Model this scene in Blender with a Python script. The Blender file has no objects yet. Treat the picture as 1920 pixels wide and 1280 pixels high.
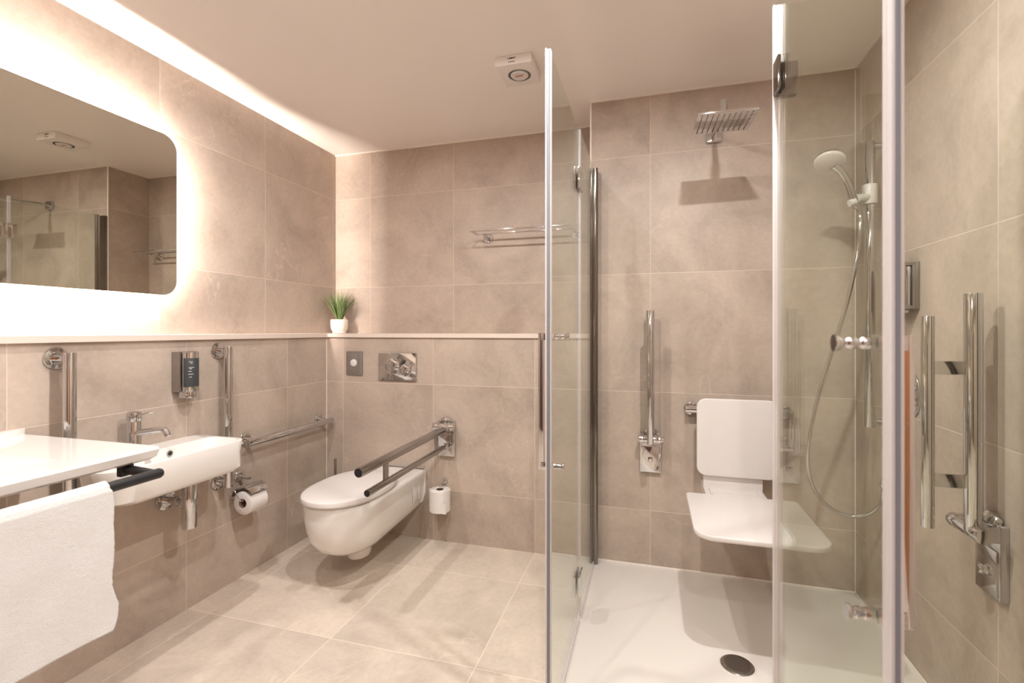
import bpy, bmesh, math, random
from mathutils import Vector, Matrix
random.seed(7)
sc = bpy.context.scene
COL = sc.collection
PI = math.pi

# ------------------------------------------------------------------ camera
CAM_H, CAM_YAW, FPX, CY = 1.2, 0.2806, 900.0, 620.0
cd = bpy.data.cameras.new('camera'); cam = bpy.data.objects.new('camera', cd); COL.objects.link(cam)
cam.location = (0, 0, CAM_H); cam.rotation_euler = (PI/2, 0, CAM_YAW)
cd.sensor_width = 36; cd.lens = FPX/1920*36; cd.shift_y = (CY-640)/1920
cd.clip_start = 0.02
cd.dof.use_dof = True; cd.dof.focus_distance = 2.3; cd.dof.aperture_fstop = 4.0
sc.camera = cam
# ------------------------------------------------------------------ world, exposure
w = bpy.data.worlds.new('world'); sc.world = w; w.use_nodes = True
w.node_tree.nodes['Background'].inputs[0].default_value = (1, .95, .9, 1)
w.node_tree.nodes['Background'].inputs[1].default_value = 0.02
vs = sc.view_settings
vs.view_transform = 'Standard'; vs.look = 'None'; vs.gamma = 1; vs.use_curve_mapping = False
vs.exposure = 0.5
sc.cycles.max_bounces = 14; sc.cycles.diffuse_bounces = 6; sc.cycles.glossy_bounces = 6
sc.cycles.transparent_max_bounces = 24; sc.cycles.sample_clamp_indirect = 4
sc.cycles.use_denoising = True
sc.cycles.caustics_reflective = False; sc.cycles.caustics_refractive = False

# ------------------------------------------------------------------ room numbers (metres)
XLU, XLL, YBU, YSH, XR, ZC, ZL = -2.07, -1.919, 2.824, 2.528, .896, 2.397, 1.184
XST, YF = -.3015, -1.25

# downlights of the ceiling, last two unseen and added for fill: (x, y, watts)
DOWNLIGHTS_AND_FILL = [(.24, 1.14, 17.5, 'recessed white downlight above the right shower door'), (-.577, 1.16, 14, 'recessed white downlight above the middle of the room'),
              (-1.39, 1.15, 10.5, 'recessed white downlight above the washbasin'), (-1.0, -.35, 10, 'unseen fill lamp added behind the camera on the left'),
              (.15, -.35, 13, 'unseen fill lamp added behind the camera on the right')]
LED = 540.0
for i, (x, y, p, _l) in enumerate(DOWNLIGHTS_AND_FILL):
    ld = bpy.data.lights.new('downlight_lamp', 'AREA'); ld.shape = 'DISK'; ld.size = .05
    ld.energy = p; ld.color = (1, .965, .93); ld.spread = math.radians(180)
    lo = bpy.data.objects.new('downlight_lamp', ld); COL.objects.link(lo); lo.location = (x, y, ZC-.006)

_c, _s = math.cos(CAM_YAW), math.sin(CAM_YAW)
def at(px, py, ax, v):
    """point of the photograph on the plane x, y or z = v"""
    a = (px-960)/FPX; b = -(py-CY)/FPX
    d = Vector((a*_c-_s, a*_s+_c, b)); o = Vector((0, 0, CAM_H)); i = 'xyz'.index(ax)
    return o + d*((v-o[i])/d[i])

# ------------------------------------------------------------------ materials
def new_mat(name):
    m = bpy.data.materials.new(name); m.use_nodes = True
    nt = m.node_tree; nt.nodes.clear()
    out = nt.nodes.new('ShaderNodeOutputMaterial')
    return m, nt, out
def srgb(r, g, b):
    f = lambda c: ((c/255+.055)/1.055)**2.4 if c > 10 else c/255/12.92
    return (f(r), f(g), f(b), 1)
def principled(name, col, rough=.5, metal=0, spec=.5, bump=0, bscale=60, sheen=0, coat=0, var=0, vscale=8, emis=None, trans=0, sub=0):
    m, nt, out = new_mat(name)
    p = nt.nodes.new('ShaderNodeBsdfPrincipled'); nt.links.new(p.outputs[0], out.inputs[0])
    p.inputs['Base Color'].default_value = col; p.inputs['Roughness'].default_value = rough
    p.inputs['Metallic'].default_value = metal; p.inputs['Specular IOR Level'].default_value = spec
    p.inputs['Sheen Weight'].default_value = sheen; p.inputs['Coat Weight'].default_value = coat
    p.inputs['Coat Roughness'].default_value = .05
    p.inputs['Transmission Weight'].default_value = trans
    if sub: p.inputs['Subsurface Weight'].default_value = sub; p.inputs['Subsurface Radius'].default_value = (.01, .008, .006)
    tc = nt.nodes.new('ShaderNodeTexCoord')
    n = nt.nodes.new('ShaderNodeTexNoise'); n.inputs['Scale'].default_value = vscale; n.inputs['Detail'].default_value = 6
    nt.links.new(tc.outputs['Object'], n.inputs['Vector'])
    mx = nt.nodes.new('ShaderNodeMix'); mx.data_type = 'RGBA'
    mx.inputs[6].default_value = tuple(c*(1-var) for c in col[:3])+(1,); mx.inputs[7].default_value = tuple(min(1, c*(1+var)) for c in col[:3])+(1,)
    nt.links.new(n.outputs[0], mx.inputs[0]); nt.links.new(mx.outputs[2], p.inputs['Base Color'])
    if bump:
        nb = nt.nodes.new('ShaderNodeTexNoise'); nb.inputs['Scale'].default_value = bscale; nb.inputs['Detail'].default_value = 8
        nt.links.new(tc.outputs['Object'], nb.inputs['Vector'])
        b = nt.nodes.new('ShaderNodeBump'); b.inputs['Strength'].default_value = bump; b.inputs['Distance'].default_value = .004
        nt.links.new(nb.outputs[0], b.inputs['Height']); nt.links.new(b.outputs[0], p.inputs['Normal'])
    if emis:
        p.inputs['Emission Color'].default_value = emis[0]; p.inputs['Emission Strength'].default_value = emis[1]
    return m

def tile_mat(name, u_ax, v_ax, u0, v0, base, rough=.42, grout=None, seed=0.0):
    """large format stone tiles, 0.6 m grid in world metres along two axes, pale veins and cloudy marks"""
    m, nt, out = new_mat(name); N = nt.nodes.new; L = nt.links.new
    geo = N('ShaderNodeNewGeometry'); sep = N('ShaderNodeSeparateXYZ'); L(geo.outputs['Position'], sep.inputs[0])
    def math_(op, a, b=None, c=None):
        n = N('ShaderNodeMath'); n.operation = op
        for k, v in enumerate((a, b, c)):
            if v is None: continue
            if isinstance(v, (int, float)): n.inputs[k].default_value = v
            else: L(v, n.inputs[k])
        return n.outputs[0]
    U = math_('SUBTRACT', sep.outputs['XYZ'.index(u_ax)], u0); V = math_('SUBTRACT', sep.outputs['XYZ'.index(v_ax)], v0)
    du = math_('PINGPONG', U, .3); dv = math_('PINGPONG', V, .3)
    dmin = math_('MINIMUM', du, dv)
    line = math_('SUBTRACT', 1.0, math_('SMOOTH_MIN', math_('DIVIDE', dmin, .0021), 1.0, .25))
    line = math_('MAXIMUM', math_('MINIMUM', math_('MULTIPLY', line, 2.2), 1.0), 0.0)
    # each tile its own number
    cu = math_('FLOOR', math_('DIVIDE', U, .6)); cv = math_('FLOOR', math_('DIVIDE', V, .6))
    comb = N('ShaderNodeCombineXYZ'); L(cu, comb.inputs[0]); L(cv, comb.inputs[1]); comb.inputs[2].default_value = seed
    wn = N('ShaderNodeTexWhiteNoise'); L(comb.outputs[0], wn.inputs[0])
    # texture space shifts from tile to tile
    off = N('ShaderNodeVectorMath'); off.operation = 'SCALE'; L(wn.outputs['Color'], off.inputs[0]); off.inputs['Scale'].default_value = 7
    add = N('ShaderNodeVectorMath'); add.operation = 'ADD'; L(geo.outputs['Position'], add.inputs[0]); L(off.outputs[0], add.inputs[1])
    P = add.outputs[0]
    def noise(scale, detail=8, rough_=.6, dist=0, vec=P):
        n = N('ShaderNodeTexNoise'); n.inputs['Scale'].default_value = scale; n.inputs['Detail'].default_value = detail
        n.inputs['Roughness'].default_value = rough_; n.inputs['Distortion'].default_value = dist; L(vec, n.inputs['Vector']); return n.outputs[0]
    def ramp(fac, stops):
        r = N('ShaderNodeValToRGB'); L(fac, r.inputs[0]); e = r.color_ramp.elements
        while len(e) < len(stops): e.new(.5)
        for k, (p, c) in enumerate(stops): e[k].position = p; e[k].color = c
        return r.outputs[0]
    b = base
    sh = lambda k, t=(1, 1, 1): tuple(min(1, b[i]*k*t[i]) for i in range(3))+(1,)
    cloud = ramp(noise(3.2, 9, .62, .6), [(.28, sh(.80, (1.0, .985, .97))), (.5, sh(1)), (.72, sh(1.16, (1, .995, .985)))])
    fine = ramp(noise(46, 8, .7), [(.3, (.86, .86, .86, 1)), (.7, (1.0, 1.0, 1.0, 1))])
    mul = N('ShaderNodeMix'); mul.data_type = 'RGBA'; mul.blend_type = 'MULTIPLY'; mul.inputs[0].default_value = 1; L(cloud, mul.inputs[6]); L(fine, mul.inputs[7])
    # veins: thin contour of a distorted noise, shown only in patches
    v1 = math_('ABSOLUTE', math_('SUBTRACT', noise(1.5, 5, .55, .7), .5))
    vein = ramp(v1, [(0, (1, 1, 1, 1)), (.006, (0, 0, 0, 1))])
    patch = ramp(noise(2.6, 2, .5), [(.52, (0, 0, 0, 1)), (.66, (1, 1, 1, 1))])
    vm = math_('MULTIPLY', math_('MULTIPLY', vein, patch), .42)
    mv = N('ShaderNodeMix'); mv.data_type = 'RGBA'; L(vm, mv.inputs[0]); L(mul.outputs[2], mv.inputs[6]); mv.inputs[7].default_value = sh(1.35)
    # tile to tile brightness
    tb = math_('MULTIPLY_ADD', wn.outputs['Value'], .07, .965)
    sc2 = N('ShaderNodeVectorMath'); sc2.operation = 'SCALE'; L(mv.outputs[2], sc2.inputs[0]); L(tb, sc2.inputs['Scale'])
    mg = N('ShaderNodeMix'); mg.data_type = 'RGBA'; L(math_('MULTIPLY', line, .62), mg.inputs[0]); L(sc2.outputs[0], mg.inputs[6])
    mg.inputs[7].default_value = grout or sh(1.45)
    p = N('ShaderNodeBsdfPrincipled'); L(mg.outputs[2], p.inputs['Base Color'])
    r = math_('MULTIPLY_ADD', noise(9, 5), .18, rough-.09); L(r, p.inputs['Roughness'])
    p.inputs['Specular IOR Level'].default_value = .4
    h = math_('SUBTRACT', math_('MULTIPLY', noise(24, 8, .65), .35), math_('MULTIPLY', line, .6))
    bp = N('ShaderNodeBump'); bp.inputs['Strength'].default_value = .35; bp.inputs['Distance'].default_value = .002; L(h, bp.inputs['Height'])
    L(bp.outputs[0], p.inputs['Normal']); L(p.outputs[0], out.inputs[0])
    return m

TB = srgb(190, 174.8, 162.5)[:3]
FB = srgb(214, 201, 188)[:3]
M = {}
M['tile_left'] = tile_mat('stone_tile_left_wall', 'Y', 'Z', 1.597, .291, TB, seed=1)
M['tile_back'] = tile_mat('stone_tile_back_wall', 'X', 'Z', 0, .291, TB, seed=2)
M['tile_floor'] = tile_mat('stone_tile_floor', 'X', 'Y', 0, 1.605, FB, rough=.36, seed=3)
M['tile_return'] = tile_mat('stone_tile_return_wall', 'Y', 'Z', 1.597, .291, TB, seed=4)
M['ceiling'] = principled('white_ceiling_paint', srgb(247, 242, 238), .38, spec=.3, bump=.05, bscale=14, var=.01)
M['stone'] = principled('pale_ledge_stone', srgb(222, 208, 198), .3, var=.04)
M['sealant'] = principled('white_sealant', srgb(238, 230, 222), .5)
M['chrome'] = principled('polished_chrome', (.64, .635, .64, 1), .06, metal=1)
M['satin'] = principled('satin_steel', (.40, .385, .375, 1), .2, metal=1)
M['dark_chrome'] = principled('dark_chrome_and_dark_reflection', (.24, .22, .205, 1), .12, metal=1)
M['white'] = principled('white_glazed_ceramic', srgb(232, 229, 226), .12, spec=.5, coat=.4)
M['plastic'] = principled('white_plastic', srgb(222, 217, 215), .34)
M['acrylic'] = principled('white_shower_tray_acrylic', srgb(232, 227, 222), .28)
M['black'] = principled('matt_black_metal', (.014, .014, .016, 1), .42)
M['label'] = principled('dark_grey_label', (.045, .05, .055, 1), .45)
M['ink'] = principled('pale_print', srgb(220, 220, 220), .6)
M['darkink'] = principled('dark_grey_print', srgb(70, 66, 66), .6)
M['redink'] = principled('red_print', srgb(190, 70, 60), .6)
M['dark'] = principled('dark_hollow', (.02, .018, .017, 1), .6)
M['grey'] = principled('grey_satin_plate', srgb(140, 134, 130), .35, metal=.4)
M['paper'] = principled('white_toilet_paper', srgb(228, 224, 221), .95, bump=.35, bscale=180, spec=.1)
M['card'] = principled('cardboard_core', srgb(120, 100, 85), .9)
M['towel'] = principled('white_terry_cloth', srgb(224, 224, 224), .97, bump=.7, bscale=600, sheen=.5, spec=.05)
M['wood'] = principled('warm_brown_wood_door', srgb(170, 108, 62), .4, var=.2, vscale=4)
M['darkpanel'] = principled('dark_brown_reflection_panel', srgb(88, 66, 54), .45, var=.2, vscale=3)
M['fitting'] = principled('white_light_fitting', srgb(240, 238, 235), .4)
M['pot'] = principled('ribbed_white_plant_pot', srgb(236, 226, 216), .6)
M['soil'] = principled('dark_potting_soil', (.03, .022, .015, 1), .95)
M['unit'] = principled('white_plastic_housing', srgb(236, 231, 228), .4)
M['mirror'] = principled('greenish_silver_mirror', (.74, .73, .66, 1), .012, metal=1)

def leaf_mat():
    m, nt, out = new_mat('striped_spider_plant_leaf'); N = nt.nodes.new; L = nt.links.new
    uv = N('ShaderNodeUVMap'); sp = N('ShaderNodeSeparateXYZ'); L(uv.outputs[0], sp.inputs[0])
    r = N('ShaderNodeValToRGB'); L(sp.outputs[0], r.inputs[0]); e = r.color_ramp.elements
    e.new(.25); e.new(.75)
    for k, (p, c) in enumerate([(0, srgb(196, 200, 150)), (.2, srgb(74, 108, 48)), (.8, srgb(62, 98, 44)), (1, srgb(188, 194, 140))]): e[k].position = p; e[k].color = c
    p = N('ShaderNodeBsdfPrincipled'); L(r.outputs[0], p.inputs[0]); p.inputs['Roughness'].default_value = .45
    L(p.outputs[0], out.inputs[0]); return m
M['leaf'] = leaf_mat()

def glass_mat(name, tint, f0=.045):
    """clear pane: what passes through is tinted, the rest is mirrored by the angle of view"""
    m, nt, out = new_mat(name); N = nt.nodes.new; L = nt.links.new
    t = N('ShaderNodeBsdfTransparent'); t.inputs[0].default_value = tint
    g = N('ShaderNodeBsdfGlossy'); g.inputs['Roughness'].default_value = .004; g.inputs[0].default_value = (.95, .97, .96, 1)
    lw = N('ShaderNodeLayerWeight'); lw.inputs[0].default_value = .5
    pw = N('ShaderNodeMath'); pw.operation = 'POWER'; L(lw.outputs['Facing'], pw.inputs[0]); pw.inputs[1].default_value = 5
    ma = N('ShaderNodeMath'); ma.operation = 'MULTIPLY_ADD'; L(pw.outputs[0], ma.inputs[0]); ma.inputs[1].default_value = .8; ma.inputs[2].default_value = f0
    mx = N('ShaderNodeMixShader'); L(ma.outputs[0], mx.inputs[0]); L(t.outputs[0], mx.inputs[1]); L(g.outputs[0], mx.inputs[2]); L(mx.outputs[0], out.inputs[0])
    return m
M['glass'] = glass_mat('clear_shower_glass', (.945, .960, .932, 1), .012)
def seal_mat(name, col, mixf):
    m, nt, out = new_mat(name); N = nt.nodes.new; L = nt.links.new
    t = N('ShaderNodeBsdfTransparent'); t.inputs[0].default_value = (.93, .94, .95, 1)
    p = N('ShaderNodeBsdfPrincipled'); p.inputs[0].default_value = col; p.inputs['Roughness'].default_value = .25
    mx = N('ShaderNodeMixShader'); mx.inputs[0].default_value = mixf; L(t.outputs[0], mx.inputs[1]); L(p.outputs[0], mx.inputs[2]); L(mx.outputs[0], out.inputs[0])
    return m
M['seal'] = seal_mat('milky_plastic_seal', srgb(238, 232, 232), .55)
M['seal_clear'] = seal_mat('clear_plastic_seal', srgb(225, 220, 222), .25)
M['magnet'] = principled('grey_magnet_strip', srgb(120, 124, 134), .45)
def emit_mat(name, col, s):
    m, nt, out = new_mat(name); e = nt.nodes.new('ShaderNodeEmission'); e.inputs[0].default_value = col; e.inputs[1].default_value = s
    nt.links.new(e.outputs[0], out.inputs[0]); return m
M['led'] = emit_mat('warm_white_led_strip', (1, .87, .76, 1), LED)
M['lens'] = emit_mat('lit_downlight_lens', (1, .93, .86, 1), 6)

# ------------------------------------------------------------------ geometry helpers
class G:
    """collects shapes in world metres into one bmesh"""
    def __init__(s): s.b = bmesh.new()
    def box(s, x0, x1, y0, y1, z0, z1, bev=0, seg=2):
        t = bmesh.new(); bmesh.ops.create_cube(t, size=1)
        for v in t.verts: v.co = Vector(((x0+x1)/2+v.co.x*(x1-x0), (y0+y1)/2+v.co.y*(y1-y0), (z0+z1)/2+v.co.z*(z1-z0)))
        if bev: bmesh.ops.bevel(t, geom=list(t.edges), offset=bev, segments=seg, affect='EDGES', profile=.6)
        s.add(t); return s
    def add(s, t, mat=None):
        me = bpy.data.meshes.new('tmp'); t.to_mesh(me); t.free()
        if mat is not None: me.transform(mat)
        s.b.from_mesh(me); bpy.data.meshes.remove(me); return s
    def cyl(s, p0, p1, r, r1=None, seg=32, bev=0):
        p0 = Vector(p0); p1 = Vector(p1); d = p1-p0; L = d.length; r1 = r if r1 is None else r1
        if bev:
            return s.lathe([(0, 0), (r-bev, 0), (r-.3*bev, .3*bev), (r, bev), (r1, L-bev), (r1-.3*bev, L-.3*bev), (r1-bev, L), (0, L)], p0, d, seg)
        return s.lathe([(0, 0), (r, 0), (r1, L), (0, L)], p0, d, seg)
    def lathe(s, prof, o, d, seg=40, sx=1, sy=1):
        t = bmesh.new(); o = Vector(o); q = Vector(d).to_track_quat('Z', 'Y') if Vector(d).length else None
        rings = []
        for r, h in prof:
            if r <= 1e-7: rings.append([t.verts.new(o+q@Vector((0, 0, h)))])
            else: rings.append([t.verts.new(o+q@Vector((r*sx*math.cos(2*PI*k/seg), r*sy*math.sin(2*PI*k/seg), h))) for k in range(seg)])
        for a, b in zip(rings, rings[1:]):
            if len(a) == 1 and len(b) == 1: continue
            for k in range(seg):
                k2 = (k+1) % seg
                if len(a) == 1: t.faces.new((a[0], b[k2], b[k]))
                elif len(b) == 1: t.faces.new((a[k], a[k2], b[0]))
                else: t.faces.new((a[k], a[k2], b[k2], b[k]))
        bmesh.ops.recalc_face_normals(t, faces=t.faces)
        return s.add(t)
    def tube(s, pts, r, seg=16, smooth=0, cap=True):
        pts = [Vector(p) for p in pts]
        if smooth:
            q = []
            n = len(pts)
            for i in range(n-1):
                p0 = pts[max(i-1, 0)]; p1 = pts[i]; p2 = pts[i+1]; p3 = pts[min(i+2, n-1)]
                for k in range(smooth):
                    u = k/smooth
                    q.append(.5*((2*p1)+(-p0+p2)*u+(2*p0-5*p1+4*p2-p3)*u*u+(-p0+3*p1-3*p2+p3)*u**3))
            q.append(pts[-1]); pts = q
        t = bmesh.new(); rings = []; up = None
        for i, p in enumerate(pts):
            a = pts[max(i-1, 0)]; b = pts[min(i+1, len(pts)-1)]; T = (b-a).normalized()
            if up is None:
                up = Vector((0, 0, 1)) if abs(T.z) < .9 else Vector((1, 0, 0))
            N_ = (up - T*up.dot(T)).normalized(); up = N_; B_ = T.cross(N_)
            rr = r[min(i, len(r)-1)] if isinstance(r, (list, tuple)) else r
            rings.append([t.verts.new(p+N_*rr*math.cos(2*PI*k/seg)+B_*rr*math.sin(2*PI*k/seg)) for k in range(seg)])
        for a, b in zip(rings, rings[1:]):
            for k in range(seg): t.faces.new((a[k], a[(k+1) % seg], b[(k+1) % seg], b[k]))
        if cap: t.faces.new(rings[0]); t.faces.new(rings[-1])
        bmesh.ops.recalc_face_normals(t, faces=t.faces)
        return s.add(t)
    def prism(s, outline, o, U, V, W, h, bev=0, seg=2):
        """outline (u, v) pairs, extruded h along W"""
        t = bmesh.new(); o = Vector(o); U, V, W = Vector(U), Vector(V), Vector(W)
        a = [t.verts.new(o+U*u+V*v) for u, v in outline]; f = t.faces.new(a)
        r = bmesh.ops.extrude_face_region(t, geom=[f]); vs_ = [g for g in r['geom'] if isinstance(g, bmesh.types.BMVert)]
        for v in vs_: v.co += W*h
        bmesh.ops.recalc_face_normals(t, faces=t.faces)
        if bev:
            caps = [f for f in t.faces if len(f.verts) == len(outline)]
            es = {e for f in caps for e in f.edges}
            bmesh.ops.bevel(t, geom=list(es), offset=bev, segments=seg, affect='EDGES', profile=.6)
        return s.add(t)
    def loft(s, rings, cap0=True, cap1=True):
        t = bmesh.new(); R = [[t.verts.new(Vector(p)) for p in r] for r in rings]; n = len(R[0])
        for a, b in zip(R, R[1:]):
            for k in range(n): t.faces.new((a[k], a[(k+1) % n], b[(k+1) % n], b[k]))
        if cap0: t.faces.new(R[0])
        if cap1: t.faces.new(R[-1])
        bmesh.ops.recalc_face_normals(t, faces=t.faces)
        return s.add(t)

def rrect(x0, x1, y0, y1, r, n=8):
    rs = r if isinstance(r, (list, tuple)) else (r,)*4
    out = []
    for (cx, cy, a0), rr in zip(((x1, y1, 0), (x0, y1, PI/2), (x0, y0, PI), (x1, y0, 1.5*PI)), rs):
        sx = -1 if cx == x1 else 1; sy = -1 if cy == y1 else 1
        for k in range(n+1):
            a = a0+PI/2*k/n; out.append((cx+sx*rr+rr*math.cos(a), cy+sy*rr+rr*math.sin(a)))
    return out
def circle(cx, cy, r, n=48): return [(cx+r*math.cos(2*PI*k/n), cy+r*math.sin(2*PI*k/n)) for k in range(n)]

def obj(name, g, mat, parent=None, smooth=True, label=None):
    me = bpy.data.meshes.new(name); bm = g.b
    off = Vector((0, 0, 0)); p = parent
    while p is not None: off += p.location; p = p.parent
    if off.length: bmesh.ops.translate(bm, vec=-off, verts=bm.verts)
    bm.to_mesh(me); bm.free()
    if smooth and len(me.polygons):
        me.shade_smooth(); me.set_sharp_from_angle(angle=math.radians(38))
    me.materials.append(M[mat] if isinstance(mat, str) else mat)
    o = bpy.data.objects.new(name, me); COL.objects.link(o)
    if parent is not None: o.parent = parent
    if label: o['label'] = label
    return o
def thing(name, label, cat, loc, group=None):
    o = bpy.data.objects.new(name, None); COL.objects.link(o); o.location = loc; o.empty_display_size = .05
    o['label'] = label; o['category'] = cat
    if group: o['group'] = group
    return o
def tag(o, label, cat, group=None):
    o['label'] = label; o['category'] = cat
    if group: o['group'] = group
    return o
def struct(name, g, mat, parent=None, label=None, smooth=False):
    o = obj(name, g, mat, parent, smooth)
    if parent is None: o['kind'] = 'structure'
    if label: o['label'] = label
    return o

# ------------------------------------------------------------------ the room
struct('floor', G().box(XLU-.1, XR+.1, YF-.1, YBU+.1, -.1, 0), 'tile_floor', label='pale beige stone tiled floor')
struct('ceiling', G().box(XLU-.1, XR+.1, YF-.1, YBU+.1, ZC, ZC+.1), 'ceiling', label='plain white painted ceiling')
g = G().box(XLU-.1, XLU, YF-.1, YBU+.1, ZL-.02, ZC)
g.box(XLU-.1, XLL, YF-.1, YBU+.1, 0, ZL-.02)
struct('wall_left', g, 'tile_left', label='beige stone tiled wall with the lit mirror and basins')
g = G().box(XLU-.1, XST, YBU, YBU+.1, ZL-.02, ZC)
g.box(XLL, XST, YSH, YBU+.1, 0, ZL-.02)
struct('wall_back', g, 'tile_back', label='beige stone tiled wall behind the toilet')
struct('wall_shower', G().box(XST, XR+.1, YSH, YBU+.1, 0, ZC), 'tile_back', label='beige stone tiled back wall of the shower')
struct('wall_right', G().box(XR, XR+.1, YF-.1, YSH, 0, ZC), 'tile_return', label='beige stone tiled right wall of the shower')
struct('wall_front', G().box(XLU-.1, XR+.1, YF-.1, YF, 0, ZC), 'tile_back', label='tiled wall behind the camera')
g = G().box(XR-.035, XR+.005, -1.15, -.22, 0.003, 2.05, .003)
g2 = G().box(-1.25, -.30, YF-.005, YF+.03, .003, 2.08, .003)  # unseen dark panel, added so the chrome has something dark to reflect
struct('reflection_panel', g2, 'darkpanel', label='dark brown panel added behind the camera for chrome reflections')
dr = struct('door_1', g, 'wood', label='brown wooden door behind the camera')
h = G(); h.cyl((XR-.035, -.30, 1.0), (XR-.08, -.30, 1.0), .009); h.cyl((XR-.08, -.295, 1.0), (XR-.08, -.41, 1.0), .009)
obj('door_handle', h, 'chrome', dr)
# ledge stone
g = G().box(XLU, XLL+.014, YF, YSH-.012, ZL-.024, ZL, .002)
struct('trim_1', g, 'stone', label='pale stone ledge along the left wall')
g = G().box(XLU, XST, YSH-.012, YBU, ZL-.024, ZL, .002)
struct('trim_2', g, 'stone', label='pale stone ledge above the toilet')
# thin white sealant lines under the ceiling and at the shower corners
g = G(); q = .008
g.box(XLU, XST, YBU-q, YBU, ZC-q, ZC); g.box(XST, XR, YSH-q, YSH, ZC-q, ZC); g.box(XR-q, XR, YF, YSH, ZC-q, ZC)
g.box(XST-.005, XST, YSH+.0, YBU, ZC-q, ZC)
struct('trim_3', g, 'sealant', label='thin white sealant line under the ceiling')
g = G(); q = .003
g.box(XR-q, XR, YSH-q, YSH, 0, ZC-.005); g.box(XLL, XLL+q, YSH-q, YSH, 0, ZL-.024)
g.box(XST-.002, XST+.006, YSH-.002, YSH+.003, 0, ZC-.005)
struct('trim_4', g, 'sealant', label='thin white corner joints of the tiles')

# downlights above, and rings for the fill lamps added behind the camera
for i, (x, y, p, lb) in enumerate(DOWNLIGHTS_AND_FILL):
    t = thing('ceiling_downlight', lb, 'light', (x, y, ZC), 'recessed downlights')
    r = G(); r.lathe([(.032, 0), (.045, 0), (.046, .004), (.033, .004)], (x, y, ZC-.004), (0, 0, 1), 40); obj('trim_ring', r, 'fitting', t)

# ------------------------------------------------------------------ lit mirror
XM = XLU+.034
y0, y1, z0, z1 = .02, 1.648, 1.356, 2.058
t = thing('wall_mirror', 'large backlit mirror with rounded corners glowing on the left wall', 'mirror', (XM, (y0+y1)/2, z0))
g = G(); g.prism([(a, b) for a, b in rrect(y0, y1, z0, z1, .065, 12)], (XM-.006, 0, 0), (0, 1, 0), (0, 0, 1), (1, 0, 0), .006)
obj('mirror_glass', g, 'mirror', t, smooth=False)
iy, iz = .075, .045
g = G(); g.box(XLU, XM-.0065, y0+iy+.004, y1-iy-.004, z0+iz+.004, z1-iz-.004)
obj('back_box', g, 'fitting', t)
g = G(); e = .004; xa, xb = XLU+.004, XM-.012
g.box(xa, xb, y0+iy, y1-iy, z1-iz-e, z1-iz); g.box(xa, xb, y0+iy, y1-iy, z0+iz, z0+iz+e)
g.box(xa, xb, y1-iy-e, y1-iy, z0+iz+e, z1-iz-e); g.box(xa, xb, y0+iy, y0+iy+e, z0+iz+e, z1-iz-e)
obj('led_strip', g, 'led', t)

# ------------------------------------------------------------------ shower tray
t = thing('shower_tray', 'flat white shower tray with a round chrome drain', 'shower tray', (.3, 1.95, 0))
g = G(); g.prism(rrect(XST+.01, XR-.004, 1.345, YSH-.004, .012, 4), (0, 0, .0005), (1, 0, 0), (0, 1, 0), (0, 0, 1), .011, .003)
tr = obj('tray', g, 'acrylic', t)
g = G(); g.box(XST+.01, XR-.002, YSH-.008, YSH-.0005, .010, .017, .002); g.box(XR-.008, XR-.0005, 1.345, YSH-.002, .010, .017, .002)
obj('sealant_bead', g, 'sealant', t)
dc = (.297, 1.862)
g = G(); g.lathe([(0, .0125), (.038, .0155), (.050, .0148), (.0545, .0122), (.056, .0112), (.056, .0105), (0, .0105)], (dc[0], dc[1], .002), (0, 0, 1), 64)
obj('drain_cover', g, 'satin', t)
g = G(); g.lathe([(.056, .0112), (.061, .0124), (.0635, .0112), (.0635, .0105), (.056, .0105)], (dc[0], dc[1], .001), (0, 0, 1), 64)
obj('drain_rim', g, 'acrylic', t)

# ------------------------------------------------------------------ shower glass
ZG0, ZG1 = .025, 2.03
XA = -.280
def pane(x0, x1, y0_, y1_, parent, name='glass_pane', z0_=ZG0):
    g = G(); g.box(x0, x1, y0_, y1_, z0_, ZG1, .0008, 1); return obj(name, g, 'glass', parent, smooth=False)
# fixed panel by the step corner
t = thing('shower_screen', 'narrow fixed glass screen beside the dark chrome post', 'shower screen', (XA, 2.25, .012), 'glass panels of the shower enclosure')
pane(XA-.003, XA+.003, 1.985, YSH-.060, t)
g = G(); g.box(XA-.019, XA+.019, YSH-.026, YSH-.0005, .013, 2.03, .003)
g.cyl((XA-.011, YSH-.050, .013), (XA-.011, YSH-.050, 2.022), .0085, seg=24); g.cyl((XA+.010, YSH-.052, .013), (XA+.010, YSH-.052, 2.03), .0125, seg=28); g.box(XA-.019, XA-.004, YSH-.048, YSH-.020, .013, 2.02, .002); g.box(XA+.001, XA+.019, YSH-.050, YSH-.020, .013, 2.026, .002)
obj('wall_profile', g, 'dark_chrome', t, label='dark chrome upright')
g = G(); g.box(XA-.005, XA+.006, 1.985, YSH-.062, .0125, .026, .002); obj('bottom_seal', g, 'seal', t)
g = G(); g.box(XA-.005, XA+.005, 1.972, 1.987, .03, 2.03, .002); obj('edge_seal', g, 'seal_clear', t)

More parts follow.
